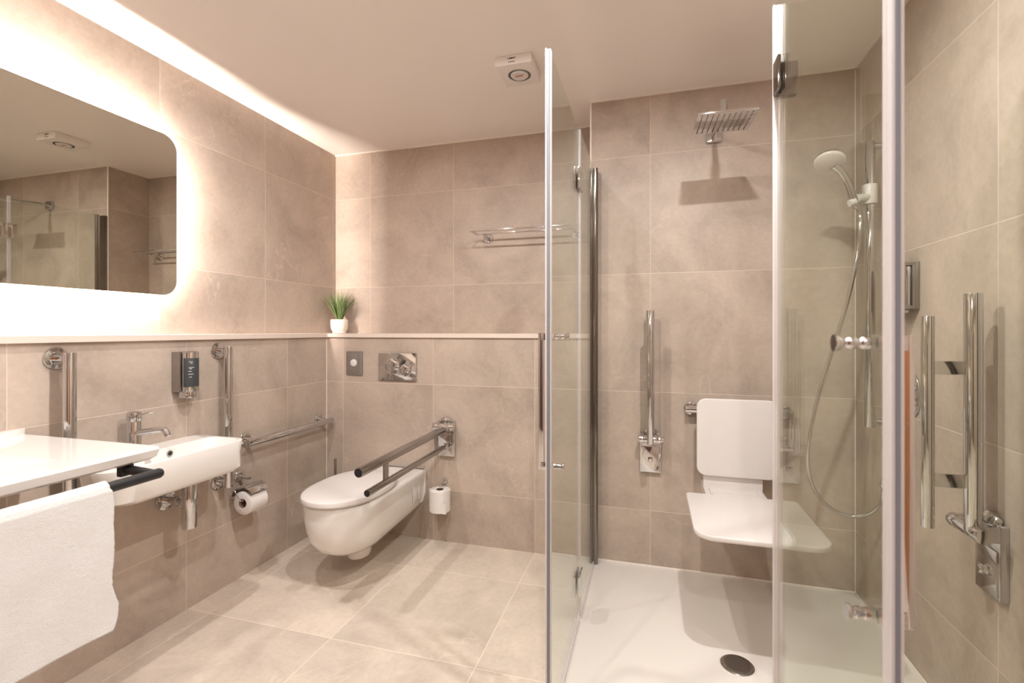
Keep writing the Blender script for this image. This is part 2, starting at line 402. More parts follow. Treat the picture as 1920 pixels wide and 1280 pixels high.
def hinge(parent, x, y, z, axis, side):
    """two chrome clamp plates with a rounded barrel"""
    g = G()
    if axis == 'y':
        g.box(x-.012, x-.0035, y-.002, y+.045, z-.042, z+.042, .003); g.box(x+.0035, x+.012, y-.002, y+.045, z-.042, z+.042, .003)
        g.box(x-.012, x-.0035, y-.050, y-.006, z-.042, z+.042, .003); g.box(x+.0035, x+.012, y-.050, y-.006, z-.042, z+.042, .003)
        g.cyl((x+side*.012, y-.004, z-.042), (x+side*.012, y-.004, z+.042), .007, bev=.0015)
    else:
        g.box(x-.002, x+.045, y-.012, y-.0035, z-.042, z+.042, .003); g.box(x-.002, x+.045, y+.0035, y+.012, z-.042, z+.042, .003)
        g.box(x-.012, x-.0035, y-.055, y-.008, z-.042, z+.042, .003); g.box(x+.0035, x+.012, y-.055, y-.013, z-.042, z+.042, .003)
        g.cyl((x-.001, y-.007, z-.042), (x-.001, y-.007, z+.042), .009, bev=.002)
    return obj('hinge', g, 'chrome' if axis == 'y' else 'dark_chrome', parent)  # right door's hinges: chrome coloured darker for the dark wall it reflects
def door_handle(parent, x, y, out):
    """flat chrome pull on the outer face with two through studs; out = -1 or +1 along x"""
    zt, zb = 1.182, .785
    xb = x+out*(.037 if out < 0 else .042)
    g = G(); g.box(xb-.009, xb+.009, y-.006, y+.006, zb-.012, zt+.012, .002)
    for z in (zb, zt):
        a, b = sorted((x+out*.0035, xb)); g.box(a, b, y-.009, y+.009, z-.011, z+.011, .002)
    hd = obj('handle', g, 'chrome', parent)
    for z in (zb, zt):
        g = G(); xi = x-out*.0035
        q_ = [0.009, .009, .0075, .0075, .009, .009, .0075, .0075, .010, .0125, .0125]
        L_ = .046 if z == zt else .030
        hs = [0, .010, .012, .017, .019, .027, .029, .034, .037, .044, .046]
        prof = [(0, 0)]+[(r, h_*L_/.046) for r, h_ in zip(q_, hs)]+[(0, L_)]
        g.lathe(prof, (xi, y, z), (-out, 0, 0), 28); obj('stud', g, 'chrome', hd)
# door opened on the left side
t = thing('shower_door', 'glass shower door at centre with a pull handle on its left face', 'shower door', (-.285, 1.68, .02), 'glass panels of the shower enclosure')
XB = -.287
pane(XB-.003, XB+.003, 1.402, 1.962, t)
g = G(); g.box(XB-.0065, XB+.0065, 1.386, 1.404, ZG0, ZG1, .002); g.box(XB-.010, XB-.005, 1.381, 1.400, ZG0, ZG1, .001)
obj('edge_seal', g, 'seal', t)
g = G(); g.box(XB-.0035, XB+.0035, 1.380, 1.386, ZG0, ZG1-.004, .001); obj('magnet_strip', g, 'magnet', t)
g = G(); g.box(XB-.005, XB+.010, 1.40, 1.962, .0125, .028, .003); obj('bottom_seal', g, 'seal', t)
hinge(t, XA-.003, 1.968, 1.818, 'y', -1); hinge(t, XA-.003, 1.968, .17, 'y', -1)
door_handle(t, XB, 1.45, -1)
# fixed panel on the right
YD = 1.368
t = thing('shower_screen', 'fixed glass screen on the right that meets the right wall', 'shower screen', (.6, YD, .012), 'glass panels of the shower enclosure')
pane(.322, XR-.02, YD-.003, YD+.003, t)
g = G(); g.box(.306, .324, YD-.006, YD+.006, .03, 2.03, .002); g.box(.301, .306, YD-.008, YD+.002, .03, 2.03, .001); obj('edge_seal', g, 'seal', t)
g = G(); g.box(XR-.024, XR-.0005, YD-.018, YD+.018, .0175, 2.03, .003); obj('wall_profile', g, 'dark_chrome', t)
g = G(); g.box(.31, XR-.024, YD-.006, YD+.006, .0125, .026, .002); obj('bottom_seal', g, 'seal', t)
# door opened towards the camera
t = thing('shower_door', 'glass shower door at the right, swung open with its milky edge towards the camera', 'shower door', (.312, 1.05, .02), 'glass panels of the shower enclosure')
XC = .312
pane(XC-.003, XC+.003, .772, 1.352, t)
g = G(); g.box(XC-.0065, XC+.0065, .756, .774, ZG0, ZG1, .002); g.box(XC+.005, XC+.010, .751, .770, ZG0, ZG1, .001)
g.box(XC-.0060, XC-.0030, .745, .758, ZG0, ZG1, .001)
obj('edge_seal', g, 'seal', t)
g = G(); g.box(XC-.003, XC+.0045, .747, .756, ZG0, ZG1-.004, .001); obj('magnet_strip', g, 'magnet', t)
g = G(); g.box(XC-.005, XC+.010, .77, 1.352, .0125, .028, .003); obj('bottom_seal', g, 'seal', t)
hinge(t, XC, YD, 1.838, 'x', 1); hinge(t, XC, YD, .17, 'x', 1)
door_handle(t, XC, .822, 1)

# ------------------------------------------------------------------ hinged support rails (three)
def support_rail(label, o, n, up, L1, L2, links, sh=0):
    """o: wall point at the plate's middle height, n: outward normal; up: folded up against the wall"""
    o = Vector(o); n = Vector(n); z = Vector((0, 0, 1)); tt = n.cross(z)
    if tt.y + tt.x < 0: tt = -tt
    root = thing('support_rail', label, 'grab rail', o, 'hinged support rails on chrome wall plates')
    # plate
    g = G(); g.prism([(a, b) for a, b in rrect(-.05, .05, -.10, .10, .004, 3)], o+n*.0005, tt, z, n, .02, .002)
    pl = obj('wall_plate', g, 'chrome', root)
    g = G(); g.prism([(a, b) for a, b in rrect(-.042, .042, -.094, .03, .004, 3)], o+n*.0205, tt, z, n, .004, .001)
    obj('cover', g, 'chrome', pl)
    g = G(); c0 = o+n*.024+z*-.035
    g.lathe([(0, 0), (.012, 0), (.009, .004), (.011, .014), (.008, .018), (0, .018)], c0, n, 24)
    g.prism([(.016*math.cos(k*PI/4)*(1 if k % 2 else .6), .016*math.sin(k*PI/4)*(1 if k % 2 else .6)) for k in range(8)], c0+n*.004, tt, z, n, .008, .002)
    obj('tension_knob', g, 'chrome', pl)
    # pivot
    pv = o+n*.066+z*.075
    g = G(); g.cyl(pv-tt*(.058+abs(sh)*.6), pv+tt*.062, .0195, bev=.002)
    for s0 in (-1, 1):
        ol = [(-.066+.02, -.0205), (.0, -.0205)]+[(.0205*math.sin(a), -.0205*math.cos(a)) for a in [PI*k/10 for k in range(1, 10)]]+[(0, .0205), (-.046, .0205)]
        st = .030 if s0 > 0 else -.052
        g.prism(ol, pv+tt*st, n, z, tt, .022, .0015)
    obj('pivot_barrel', g, 'chrome', root)
    g = G(); g.lathe([(0, 0), (.022, 0), (.021, .012), (.014, .022), (0, .026)], o+n*.010+z*.100, n*.8+z*.6, 28, 1.6, 1)
    obj('pivot_cover', g, 'chrome', root)
    d, f = (z, n) if up else (n, -z)
    mat = 'chrome' if up else 'satin'
    pv = pv+tt*sh
    if not up: d = (n-z*.014).normalized(); f = Vector((0, 0, -1)); pv = pv-z*.016
    g = G(); g.cyl(pv, pv+d*L1, .0198, seg=40, bev=.001); b1 = obj('bar', g, mat, root)
    g = G(); g.cyl(pv+f*.102, pv+f*.102+d*L2, .0150, seg=36, bev=.001); b2 = obj('bar', g, mat, root)
    if not up:
        g = G(); g.cyl(pv+d*L1, pv+d*(L1+.002), .0172, seg=32); obj('end_cap', g, 'black', b1, label='black end cap')
        g = G(); g.cyl(pv+f*.102+d*L2, pv+f*.102+d*(L2+.002), .0130, seg=32); obj('end_cap', g, 'black', b2, label='black end cap')
    for k in links:
        g = G(); g.prism(rrect(.016, .090, k-.018, k+.018, .001, 1), pv-tt*.004, f, d, tt, .008, .001)
        obj('link', g, mat, root)
    return root
support_rail('chrome double support rail folded upright on the right wall', (XR, 1.603, .590), (-1, 0, 0), True, .635, .575, (.13, .435), -.028)
support_rail('chrome support rail folded upright on the shower back wall', (0, YSH, .590), (0, -1, 0), True, .635, .60, (.13, .435))
support_rail('satin steel double support rail lowered beside the toilet', (-1.110, YSH, .590), (0, -1, 0), False, .805, .745, (.085, .60))

# ------------------------------------------------------------------ grab rails on the left wall
RX = -1.857
def flange(g, p, n, r=.037):
    g.lathe([(0, 0), (r, 0), (r, .004), (r-.002, .007), (r*.86, .008), (r*.62, .010), (r*.60, .014), (0, .014)], p, n, 40)
def vertical_rail(label, y, yf):
    t = thing('grab_rail', label, 'grab rail', (XLL, y, .80), 'chrome grab rails on the left wall')
    g = G(); g.cyl((RX, y, .485), (RX, y, 1.128), .0185, seg=40, bev=.001); obj('tube', g, 'chrome', t)
    for z in (1.108, .505):
        g = G(); g.tube([(XLL+.006, yf, z), (XLL+.03, yf, z), (RX-.008, (yf+y)/2, z), (RX, y, z)], .0125, 20, smooth=5); flange(g, (XLL+.0005, yf, z), (1, 0, 0)); obj('mount', g, 'chrome', t)
vertical_rail('upright chrome grab rail behind the large washbasin', 1.127, 1.124)
vertical_rail('upright chrome grab rail between soap dispenser and paper holder', 1.752, 1.752)
t = thing('grab_rail', 'level chrome grab rail along the wall beside the toilet', 'grab rail', (XLL, 2.17, .66), 'chrome grab rails on the left wall')
g = G(); g.cyl((RX, 1.862, .659), (RX, 2.496, .659), .0175, seg=40, bev=.001); obj('tube', g, 'chrome', t)
for y in (1.905, 2.455):
    g = G(); g.cyl((XLL+.004, y, .668), (RX, y, .662), .012); flange(g, (XLL+.0005, y, .668), (1, 0, 0), .034); obj('mount', g, 'chrome', t)

# ------------------------------------------------------------------ soap dispenser (left wall)
def bottle_outline(r, y, a0=-PI/2, a1=PI/2, n=20): return [(r*math.cos(a0+(a1-a0)*k/n), y+r*math.sin(a0+(a1-a0)*k/n)) for k in range(n+1)]
t = thing('soap_dispenser', 'chrome soap dispenser with a dark label above the small basin', 'soap dispenser', (XLL, 1.56, .92))
yd = 1.572
g = G(); g.box(XLL+.0005, XLL+.022, yd-.043, yd+.043, .945, 1.112, .003); g.box(XLL+.02, XLL+.046, yd-.043, yd-.036, .945, 1.112, .002); g.box(XLL+.02, XLL+.046, yd+.036, yd+.043, .945, 1.112, .002)
obj('bracket', g, 'satin', t)
g = G(); ol = [(0, yd-.034)]+bottle_outline(.034, yd)+[(0, yd+.034)]
ol = [(x+.024 if abs(x) > 1e-6 or True else x, y) for x, y in bottle_outline(.034, yd)]
ol = [(-.0, yd-.034)]+ol+[(-.0, yd+.034)]
g.prism(ol, (XLL+.022, 0, .945), (1, 0, 0), (0, 1, 0), (0, 0, 1), .166, .003); bo = obj('container', g, 'chrome', t)
g = G(); lo = [(x*1.0+.0245, y) for x, y in bottle_outline(.0345, yd, -1.35, 1.35)]
g.prism(lo, (XLL+.022, 0, .966), (1, 0, 0), (0, 1, 0), (0, 0, 1), .120, .0003); obj('label', g, 'label', bo, label='dark grey label')
g = G()
for k, (z, a, b_) in enumerate([(1.070, .35, .75), (1.064, .35, .62), (1.046, .2, .75), (1.041, .45, .7), (1.030, .45, .8), (1.018, .3, .8), (1.006, .45, .72)]):
    n = 8; pts = [(.0352*math.cos(a+(b_-a)*i/n)+.0247, yd+.0352*math.sin(a+(b_-a)*i/n)) for i in range(n+1)]+[(.0346*math.cos(b_-(b_-a)*i/n)+.0247, yd+.0346*math.sin(b_-(b_-a)*i/n)) for i in range(n+1)]
    pts = [(p[0], 2*yd-p[1]) for p in pts][::-1]
    g.prism(pts, (XLL+.022, 0, z), (1, 0, 0), (0, 1, 0), (0, 0, 1), .0018)
obj('print', g, 'ink', bo)
g = G(); g.prism([(.0, yd-.026)]+[(x+.024, y) for x, y in bottle_outline(.027, yd)]+[(.0, yd+.026)], (XLL+.022, 0, .918), (1, 0, 0), (0, 1, 0), (0, 0, 1), .027, .003); obj('push_button', g, 'chrome', t)

# ------------------------------------------------------------------ small basin with tap
ZB = .746
bx0, bx1, by0, by1 = XLL+.0005, -1.638, 1.10, 1.645
t = thing('hand_basin', 'small white wall hung basin behind the black towel rail', 'basin', (XLL, 1.35, .62))
def ring(x0, x1, y0_, y1_, r, z, n=8, rb=.012, rl=.2): return [(x, y, z) for x, y in rrect(x0, x1, y0_, y1_, (r, rb, rl, r*1.6), n)]
R = []
R.append(ring(bx0, bx1-.05, by0+.10, by1-.06, .05, ZB-.132, rl=.12))
R.append(ring(bx0, bx1-.020, by0+.045, by1-.018, .045, ZB-.127, rl=.16))
R.append(ring(bx0, bx1-.008, by0+.018, by1-.006, .042, ZB-.112, rl=.19))
R.append(ring(bx0, bx1-.004, by0+.004, by1-.004, .055, ZB-.05))
R.append(ring(bx0, bx1, by0, by1, .05, ZB-.004))
R.append(ring(bx0, bx1-.001, by0+.001, by1-.001, .049, ZB-.0015))
R.append(ring(bx0+.001, bx1-.004, by0+.004, by1-.004, .046, ZB))
R.append(ring(bx0+.105, bx1-.014, by0+.016, by1-.016, .04, ZB, rb=.04, rl=.12))
R.append(ring(bx0+.108, bx1-.017, by0+.019, by1-.019, .04, ZB-.004, rb=.04, rl=.12))
R.append(ring(bx0+.112, bx1-.024, by0+.028, by1-.028, .045, ZB-.06, rb=.045, rl=.11))
R.append(ring(bx0+.128, bx1-.050, by0+.07, by1-.07, .05, ZB-.088, rb=.04, rl=.08))
R.append(ring(bx0+.145, bx1-.075, by0+.16, by1-.16, .03, ZB-.094, rb=.03, rl=.03))
g = G(); g.loft(R); ba = obj('bowl', g, 'white', t)
g = G(); oy = 1.435; g.lathe([(.0085, 0), (.013, 0), (.013, .003), (.0085, .003)], (bx0+.109, oy, ZB-.026), (1, 0, 0), 28); obj('overflow_ring', g, 'chrome', ba)
g = G(); g.cyl((bx0+.108, oy, ZB-.026), (bx0+.1105, oy, ZB-.026), .0087); obj('overflow_hole', g, 'dark', ba)
# trap
t2 = thing('basin_trap', 'chrome bottle trap and waste pipe under the small basin', 'pipe', (-1.79, 1.503, .41))
g = G(); g.cyl((-1.79, 1.503, .405), (-1.79, 1.503, .595), .0275, seg=44, bev=.003); obj('body', g, 'chrome', t2)
g = G(); g.cyl((-1.79, 1.503, .595), (-1.79, 1.503, .603), .0235); g.cyl((-1.79, 1.503, .603), (-1.79, 1.503, .613), .0205, bev=.001); obj('collar', g, 'chrome', t2)
g = G(); g.tube([(-1.79, 1.503, .505), (-1.905, 1.503, .505)], .016, 28); g.cyl((-1.868, 1.503, .505), (-1.838, 1.503, .505), .021, bev=.003); obj('waste_pipe', g, 'chrome', t2)
g = G(); flange(g, (XLL+.0005, 1.503, .505), (1, 0, 0), .042); obj('wall_flange', g, 'chrome', t2)
# tap
ty = 1.335; tx = -1.858
t = thing('mixer_tap', 'chrome single lever tap on the small basin', 'tap', (tx, ty, ZB))
g = G(); g.lathe([(0, 0), (.027, 0), (.027, .004), (.0235, .007), (.0225, .012), (.0225, .112), (.021, .115), (0, .115)], (tx, ty, ZB+.0005), (0, 0, 1), 40); obj('body', g, 'chrome', t)
g = G(); g.lathe([(0, 0), (.021, 0), (.0232, .003), (.0232, .026), (.021, .032), (.012, .035), (0, .036)], (tx, ty, ZB+.118), (0, 0, 1), 40)
hb = obj('lever', g, 'chrome', t)
g = G(); g.prism([(-.005, 0), (.075, .022), (.078, .026), (.072, .028), (-.005, .009)], (tx+.01, ty-.009, ZB+.128), (1, 0, 0), (0, 0, 1), (0, 1, 0), .018, .002); obj('lever_arm', g, 'chrome', hb)
g = G(); g.tube([(tx+.01, ty, ZB+.072), (tx+.05, ty, ZB+.078), (tx+.12, ty, ZB+.090), (tx+.145, ty, ZB+.092), (tx+.160, ty, ZB+.085), (tx+.168, ty, ZB+.070)], [.0115]*12+[.0105]*40, 24, smooth=6); obj('spout', g, 'chrome', t)

# ------------------------------------------------------------------ large accessible washbasin
ZT = .871; wx1 = -1.345; wy1 = 1.042
t = thing('washbasin', 'large flat white washbasin at the left edge with black rail', 'basin', (XLL, .5, .75))
wy0 = .02
cb = (-1.80, -1.455, .22, .862)
def wr(x0, x1, y0_, y1_, r, z, n=6): return [(x, y, z) for x, y in rrect(x0, x1, y0_, y1_, r, n)]
R = [wr(-1.78, -1.64, .30, .72, .06, ZT-.118), wr(-1.83, -1.60, .24, .76, .09, ZT-.108), wr(-1.86, -1.43, .17, .88, .06, ZT-.037),
     wr(XLL+.001, wx1-.02, wy0+.01, wy1-.012, .012, ZT-.036), wr(XLL+.001, wx1-.006, wy0+.004, wy1-.004, .010, ZT-.028),
     wr(XLL+.001, wx1, wy0, wy1, .008, ZT-.007), wr(XLL+.001, wx1-.003, wy0+.003, wy1-.003, .008, ZT),
     wr(cb[0], cb[1], cb[2], cb[3], .014, ZT), wr(cb[0]+.003, cb[1]-.003, cb[2]+.003, cb[3]-.003, .014, ZT-.005),
     wr(cb[0]+.02, cb[1]-.05, cb[2]+.03, cb[3]-.03, .03, ZT-.030), wr(cb[0]+.05, cb[1]-.16, cb[2]+.09, cb[3]-.13, .04, ZT-.085)]
g = G(); g.loft(R); wb = obj('bowl', g, 'white', t)
g = G(); g.prism([(XLL+.0005, wy0), (-1.848, wy0), (-1.848, .945), (XLL+.008, 1.038), (XLL+.0005, 1.038)], (0, 0, ZT-.001), (1, 0, 0), (0, 1, 0), (0, 0, 1), .021, .003); obj('upstand', g, 'white', t)
rz, rx = .812, -1.288
g = G(); g.cyl((rx, .10, rz), (rx, .992, rz), .0135, seg=28); g.cyl((rx, .979, rz), (-1.392, .979, rz+.006), .0125, seg=28)
g.box(-1.404, -1.385, .962, .996, .800, ZT-.0365, .003); g.box(-1.404, -1.385, .10, .13, .800, ZT-.0365, .003); g.cyl((rx, .115, rz), (-1.39, .115, rz+.006), .0125, seg=28)
g.lathe([(0, -.0135), (.006, -.012), (.0110, -.0078), (.0135, 0), (.0110, .0078), (.006, .012), (0, .0135)], (rx, .990, rz), (0, 1, 0), 28)
rl = obj('towel_bar', g, 'black', t, label='matt black towel bar')
# towel
def make_towel():
    bm = bmesh.new(); ny, ns = 150, 190
    y0_, y1_ = .18, .856
    rr = .0175; Lf, Lb = .335, .27
    import mathutils
    nz = mathutils.noise
    grid = []
    total = Lf+PI*rr+Lb
    for i in range(ns+1):
        s = total*i/ns
        row = []
        for j in range(ny+1):
            u = j/ny; y = y0_+(y1_-y0_)*u
            if s < Lf: X = rx+rr+.002; Z = rz-(Lf-s); d = (Lf-s); nx, nzv = 1, 0; X += .018*(d/Lf)
            elif s < Lf+PI*rr:
                a = (s-Lf)/rr; X = rx+rr*math.cos(a); Z = rz+rr*math.sin(a); d = 0; nx, nzv = math.cos(a), math.sin(a)
            else: d = s-Lf-PI*rr; X = rx-rr-.004; Z = rz-d; nx, nzv = -1, 0; X -= .02*(d/Lb)
            k = min(1, d/.12)
            # soft waves, the free corner bulges
            f = .010*k*nz.noise(Vector((y*5, Z*2.2, 1.7 if nx > 0 else 5))) + .0045*k*nz.noise(Vector((y*14, Z*9, 3)))
            f += .0006*nz.noise(Vector((y*120, s*120, 9)))+.0004*nz.noise(Vector((y*260, s*260, 2)))
            X += nx*f+ (0 if d == 0 else 0); Z += nzv*f
            # right edge outline: in a little, then out near the hem
            e = 0
            if d > 0:
                q_ = d/Lf
                e = .005*math.exp(-((q_-.10)/.10)**2) + .003*math.sin(q_*5) - .006*math.exp(-((q_-.66)/.13)**2) + .009*math.exp(-((q_-.84)/.10)**2)-.008*max(0, (q_-.93)/.07)**2
            w_ = max(0, (u-.72)/.28)
            y += e*w_+.0016*nz.noise(Vector((s*90, u*3, 1)))*w_
            if s < Lf: Z += .004*nz.noise(Vector((y*6, 0, 4)))*(d/Lf)
            row.append(bm.verts.new((X, y, Z)))
        grid.append(row)
    for i in range(ns):
        for j in range(ny): bm.faces.new((grid[i][j], grid[i+1][j], grid[i+1][j+1], grid[i][j+1]))
    g = G(); g.b.free(); g.b = bm
    o = obj('bath_towel', g, 'towel')
    m = o.modifiers.new('thickness', 'SOLIDIFY'); m.thickness = .008; m.offset = .6
    m.use_rim = True
    for p in o.data.polygons: p.use_smooth = True
    return o
tw = make_towel(); tag(tw, 'thick white towel hanging over the black bar', 'towel')
# short loops of pile standing on the towel
def pile(o, n, seed):
    rnd = random.Random(seed); me = o.data; P_ = [p for p in me.polygons]
    bm = bmesh.new()
    for _ in range(n):
        p = rnd.choice(P_); c = p.center+Vector([rnd.uniform(-.002, .002) for _ in range(3)]); nn = p.normal
        if nn.length < .5: continue
        d = (nn*.8+Vector([rnd.uniform(-.6, .6) for _ in range(3)])).normalized()*rnd.uniform(.0032, .0060)
        base = c+nn*.004*0
        s = d.cross(Vector((rnd.random(), rnd.random(), rnd.random()))).normalized()*.0007
        a = bm.verts.new(base+nn*.003-s); b = bm.verts.new(base+nn*.003+s); e_ = bm.verts.new(base+nn*.003+d)
        bm.faces.new((a, b, e_))
    me2 = bpy.data.meshes.new('pile'); bm.to_mesh(me2); bm.free(); me2.materials.append(M['towel'])
    q_ = bpy.data.objects.new('pile', me2); COL.objects.link(q_); q_.parent = o; q_['kind'] = 'stuff'
    return q_
pile(tw, 60000, 3)

# ------------------------------------------------------------------ toilet roll holder on the left wall
def paper_roll(name, p, axis, r, L_, parent=None):
    pass
hx, hy0, hy1, hz = -1.83, 1.806, 1.902, .408
t = thing('paper_holder', 'chrome holder with a curved cover beside the small basin', 'toilet roll holder', (XLL, 1.86, .5))
g = G(); flange(g, (XLL+.0005, 1.868, .498), (1, 0, 0), .026); g.cyl((XLL+.01, 1.868, .498), (hx-.02, 1.868, .490), .008); obj('mount', g, 'chrome', t)
g = G(); 
arc = []
for k in range(13):
    a = math.radians(172-k*11.5); arc.append((hx+.064*math.cos(a), hz+.064*math.sin(a)))
inner = [(hx+(x-hx)*.975, hz+(z-hz)*.975) for x, z in arc[::-1]]
g.prism(arc+inner, (0, hy0-.004, 0), (1, 0, 0), (0, 0, 1), (0, 1, 0), hy1-hy0+.012, .0004); cv = obj('cover', g, 'chrome', t)
g = G()
for k in (2, 5, 8):
    x, z = arc[k]; g.tube([(x, hy0-.004, z+.001), (x, hy1+.008, z+.001)], .0028, 10)
obj('rib', g, 'chrome', cv)
g = G(); g.tube([(hx-.045, hy0-.006, hz+.055), (hx-.03, hy0-.010, hz+.035), (hx-.004, hy0-.010, hz+.002), (hx, hy0-.006, hz), (hx, hy0+.02, hz)], .0025, 10, smooth=5); g.cyl((hx, hy0, hz), (hx, hy1, hz), .006); obj('roll_arm', g, 'chrome', t)
def roll(name, label, c, ax, L_, r=.056, flap=False):
    root = thing(name, label, 'toilet roll', c, 'white toilet rolls')
    c = Vector(c); ax = Vector(ax)
    g = G(); g.lathe([(.0215, 0), (r-.003, 0), (r, .002), (r, L_-.002), (r-.003, L_), (.0215, L_)], c, ax, 56)
    if flap == 'v':
        g.box(c.x+.020, c.x+r+.004, c.y-r*.95, c.y-r*.95+.0015, c.z+.003, c.z+.06)
    obj('paper', g, 'paper', root)
    g = G(); g.lathe([(.0215, .001), (.0215, L_-.001), (.0195, L_-.001), (.0195, .001), (.0215, .001)], c, ax, 32); obj('core', g, 'card', root)
    return root
roll('toilet_roll', 'white toilet roll lying in the holder with the chrome cover', (hx, hy0, hz-.014), (0, 1, 0), .098, .0545)

# ------------------------------------------------------------------ toilet
TX = -1.422
t = thing('toilet', 'white wall hung toilet with closed lid', 'toilet', (TX, 2.2, .06))
def dring(hw, yf, yb, z, n=44, k=2.3, split=None, cx=TX):
    """D shaped ring: rounded front, straight to the wall"""
    ys = split if split is not None else yf+ (yb-yf)*.42
    pts = []
    for i in range(n+1):
        a = PI+PI*i/n          # from left side round the front to the right
        c_, s_ = math.cos(a), math.sin(a)
        x = math.copysign(abs(c_)**(2/k), c_)*hw; y = ys-abs(s_)**(2/k)*(ys-yf); pts.append((cx+x, y, z))
    pts += [(cx+hw, yb, z), (cx-hw, yb, z)]
    return pts
YW = YSH-.0005
R = []
for (z, hw, yf, split) in [(.132, .055, 2.02, 2.16), (.135, .085, 1.985, 2.14), (.150, .118, 1.925, 2.12), (.180, .142, 1.875, 2.10), (.225, .160, 1.842, 2.08), (.275, .170, 1.825, 2.07), (.33, .176, 1.818, 2.06), (.375, .179, 1.815, 2.06), (.398, .180, 1.815, 2.06), (.404, .176, 1.819, 2.06)]:
    R.append(dring(hw, yf, YW, z, split=split))
# underside rises towards the wall
for r_, zz in zip(R[:5], (.19, .19, .192, .198, .228)):
    for i in (-1, -2): r_[i] = (TX+(r_[i][0]-TX)/abs(r_[i][0]-TX)*max(abs(r_[i][0]-TX), .118), r_[i][1], zz)
g = G(); g.loft(R); bo = obj('bowl', g, 'white', t)
# wall end collar: slightly proud rim against the wall
g = G(); ol = [(-.181, .404), (-.181, .27), (-.165, .22), (-.12, .186), (.12, .186), (.165, .22), (.181, .27), (.181, .404)]
g.prism(ol, (TX, YW-.022, 0), (1, 0, 0), (0, 0, 1), (0, 1, 0), .022, .004); obj('wall_collar', g, 'white', bo)
# side recess for the fixing bolt
g = G(); g.box(TX+.1745, TX+.1785, 2.375, 2.435, .265, .355, .0015); obj('side_recess', g, 'plastic', bo)
g = G(); g.box(TX+.1775, TX+.1800, 2.369, 2.376, .26, .36, .001); g.box(TX+.1775, TX+.1800, 2.434, 2.441, .26, .36, .001); g.box(TX+.1775, TX+.1800, 2.369, 2.441, .355, .362, .001); obj('recess_edge', g, 'white', bo)
g = G(); g.lathe([(0, 0), (.050, .004), (.056, .02), (.058, .09), (.06, .11), (0, .11)], (TX, 2.13, .062), (0, 0, 1), 36, 1.0, 1.25); obj('outlet', g, 'white', bo)
def lidring(hw, yf, yb, z, sc_=1):
    pts = []; yc = yf+(yb-yf)*.50
    for i in range(64):
        a = 2*PI*i/64; c_, s_ = math.cos(a), math.sin(a)
        k = 2.15 if s_ < 0 else 2.7
        x = math.copysign(abs(c_)**(2/k), c_)*hw*sc_; y = yc+math.copysign(abs(s_)**(2/k), s_)*(yb-yf)/2*sc_
        pts.append((TX+x, y, z))
    return pts
g = G(); g.loft([lidring(.176, 1.812, 2.30, .405, .985), lidring(.179, 1.808, 2.30, .408), lidring(.179, 1.808, 2.302, .413), lidring(.176, 1.812, 2.30, .4145)]); obj('seat', g, 'plastic', t)
g = G(); g.loft([lidring(.183, 1.797, 2.31, .415, .99), lidring(.1865, 1.793, 2.312, .419), lidring(.187, 1.792, 2.312, .432), lidring(.185, 1.794, 2.31, .438), lidring(.178, 1.802, 2.303, .4425), lidring(.16, 1.83, 2.28, .4455), lidring(.10, 1.92, 2.2, .448), lidring(.03, 2.02, 2.1, .449)]); obj('lid', g, 'plastic', t)
g = G()
for s0 in (-1, 1): g.cyl((TX+s0*.06, 2.325, .404), (TX+s0*.095, 2.325, .404), .012)
g.box(TX-.11, TX+.11, 2.312, 2.34, .404, .428, .006); obj('hinge_block', g, 'plastic', t)

# flush plate, call switch
t = thing('flush_plate', 'chrome dual flush plate with two rings above the toilet', 'flush plate', (-1.425, YSH, .99))
g = G(); g.prism(rrect(-1.549, -1.303, .909, 1.071, .004, 3), (0, YSH-.0005, 0), (1, 0, 0), (0, 0, 1), (0, -1, 0), .012, .002); fp = obj('plate', g, 'chrome', t)
for (px, py, r_) in ((736.4, 686.7, .047), (760.6, 694, .035)):
    p = at(px, py, 'y', YSH-.012); g = G(); g.tube([(p.x+r_*math.cos(a), YSH-.0128, p.z+r_*math.sin(a)) for a in [2*PI*k/48 for k in range(49)]], .0023, 8, cap=False); rg = obj('button', g, 'chrome', t)
    g = G(); g.lathe([(0, .0012), (r_-.004, .001), (r_-.0015, 0)], (p.x, YSH-.0124, p.z), (0, -1, 0), 48); obj('button_face', g, 'chrome', rg)
t = thing('wall_switch', 'small grey wall plate with a white round button left of the flush plate', 'switch', (-1.715, YSH, 1.0))
g = G(); g.prism(rrect(-1.772, -1.662, .935, 1.077, .003, 3), (0, YSH-.0005, 0), (1, 0, 0), (0, 0, 1), (0, -1, 0), .010, .002)
g.box(-1.684, -1.681, YSH-.0118, YSH-.009, .940, 1.072); g.box(-1.756, -1.690, YSH-.0125, YSH-.009, .948, 1.060, .001); obj('plate', g, 'grey', t)
p = at(663.6, 680, 'y', YSH-.01); g = G(); g.lathe([(0, .008), (.017, .008), (.0215, .005), (.0225, 0)], (p.x, YSH-.011, p.z), (0, -1, 0), 40); obj('button', g, 'plastic', t, label='white round button')

# spare roll on an upright pin
sx, sy = -1.128, YSH-.066
t = thing('spare_roll_holder', 'small chrome hook holding a spare roll beside the toilet', 'toilet roll holder', (sx, YSH, .32))
g = G(); g.tube([(sx, YSH-.002, .345), (sx, YSH-.03, .345), (sx, sy+.012, .343), (sx, sy, .334), (sx, sy, .325), (sx, sy, .20)], .0045, 12, smooth=4); obj('pin', g, 'chrome', t)
g = G(); flange(g, (sx, YSH-.0005, .345), (0, -1, 0), .017); obj('mount', g, 'chrome', t)
g = G(); g.lathe([(0, 0), (.03, 0), (.03, .004), (0, .004)], (sx, sy, .194), (0, 0, 1), 32); obj('base', g, 'chrome', t)
roll('toilet_roll', 'spare white toilet roll upright on a pin right of the toilet', (sx, sy, .199), (0, 0, 1), .118, .058, 'v')
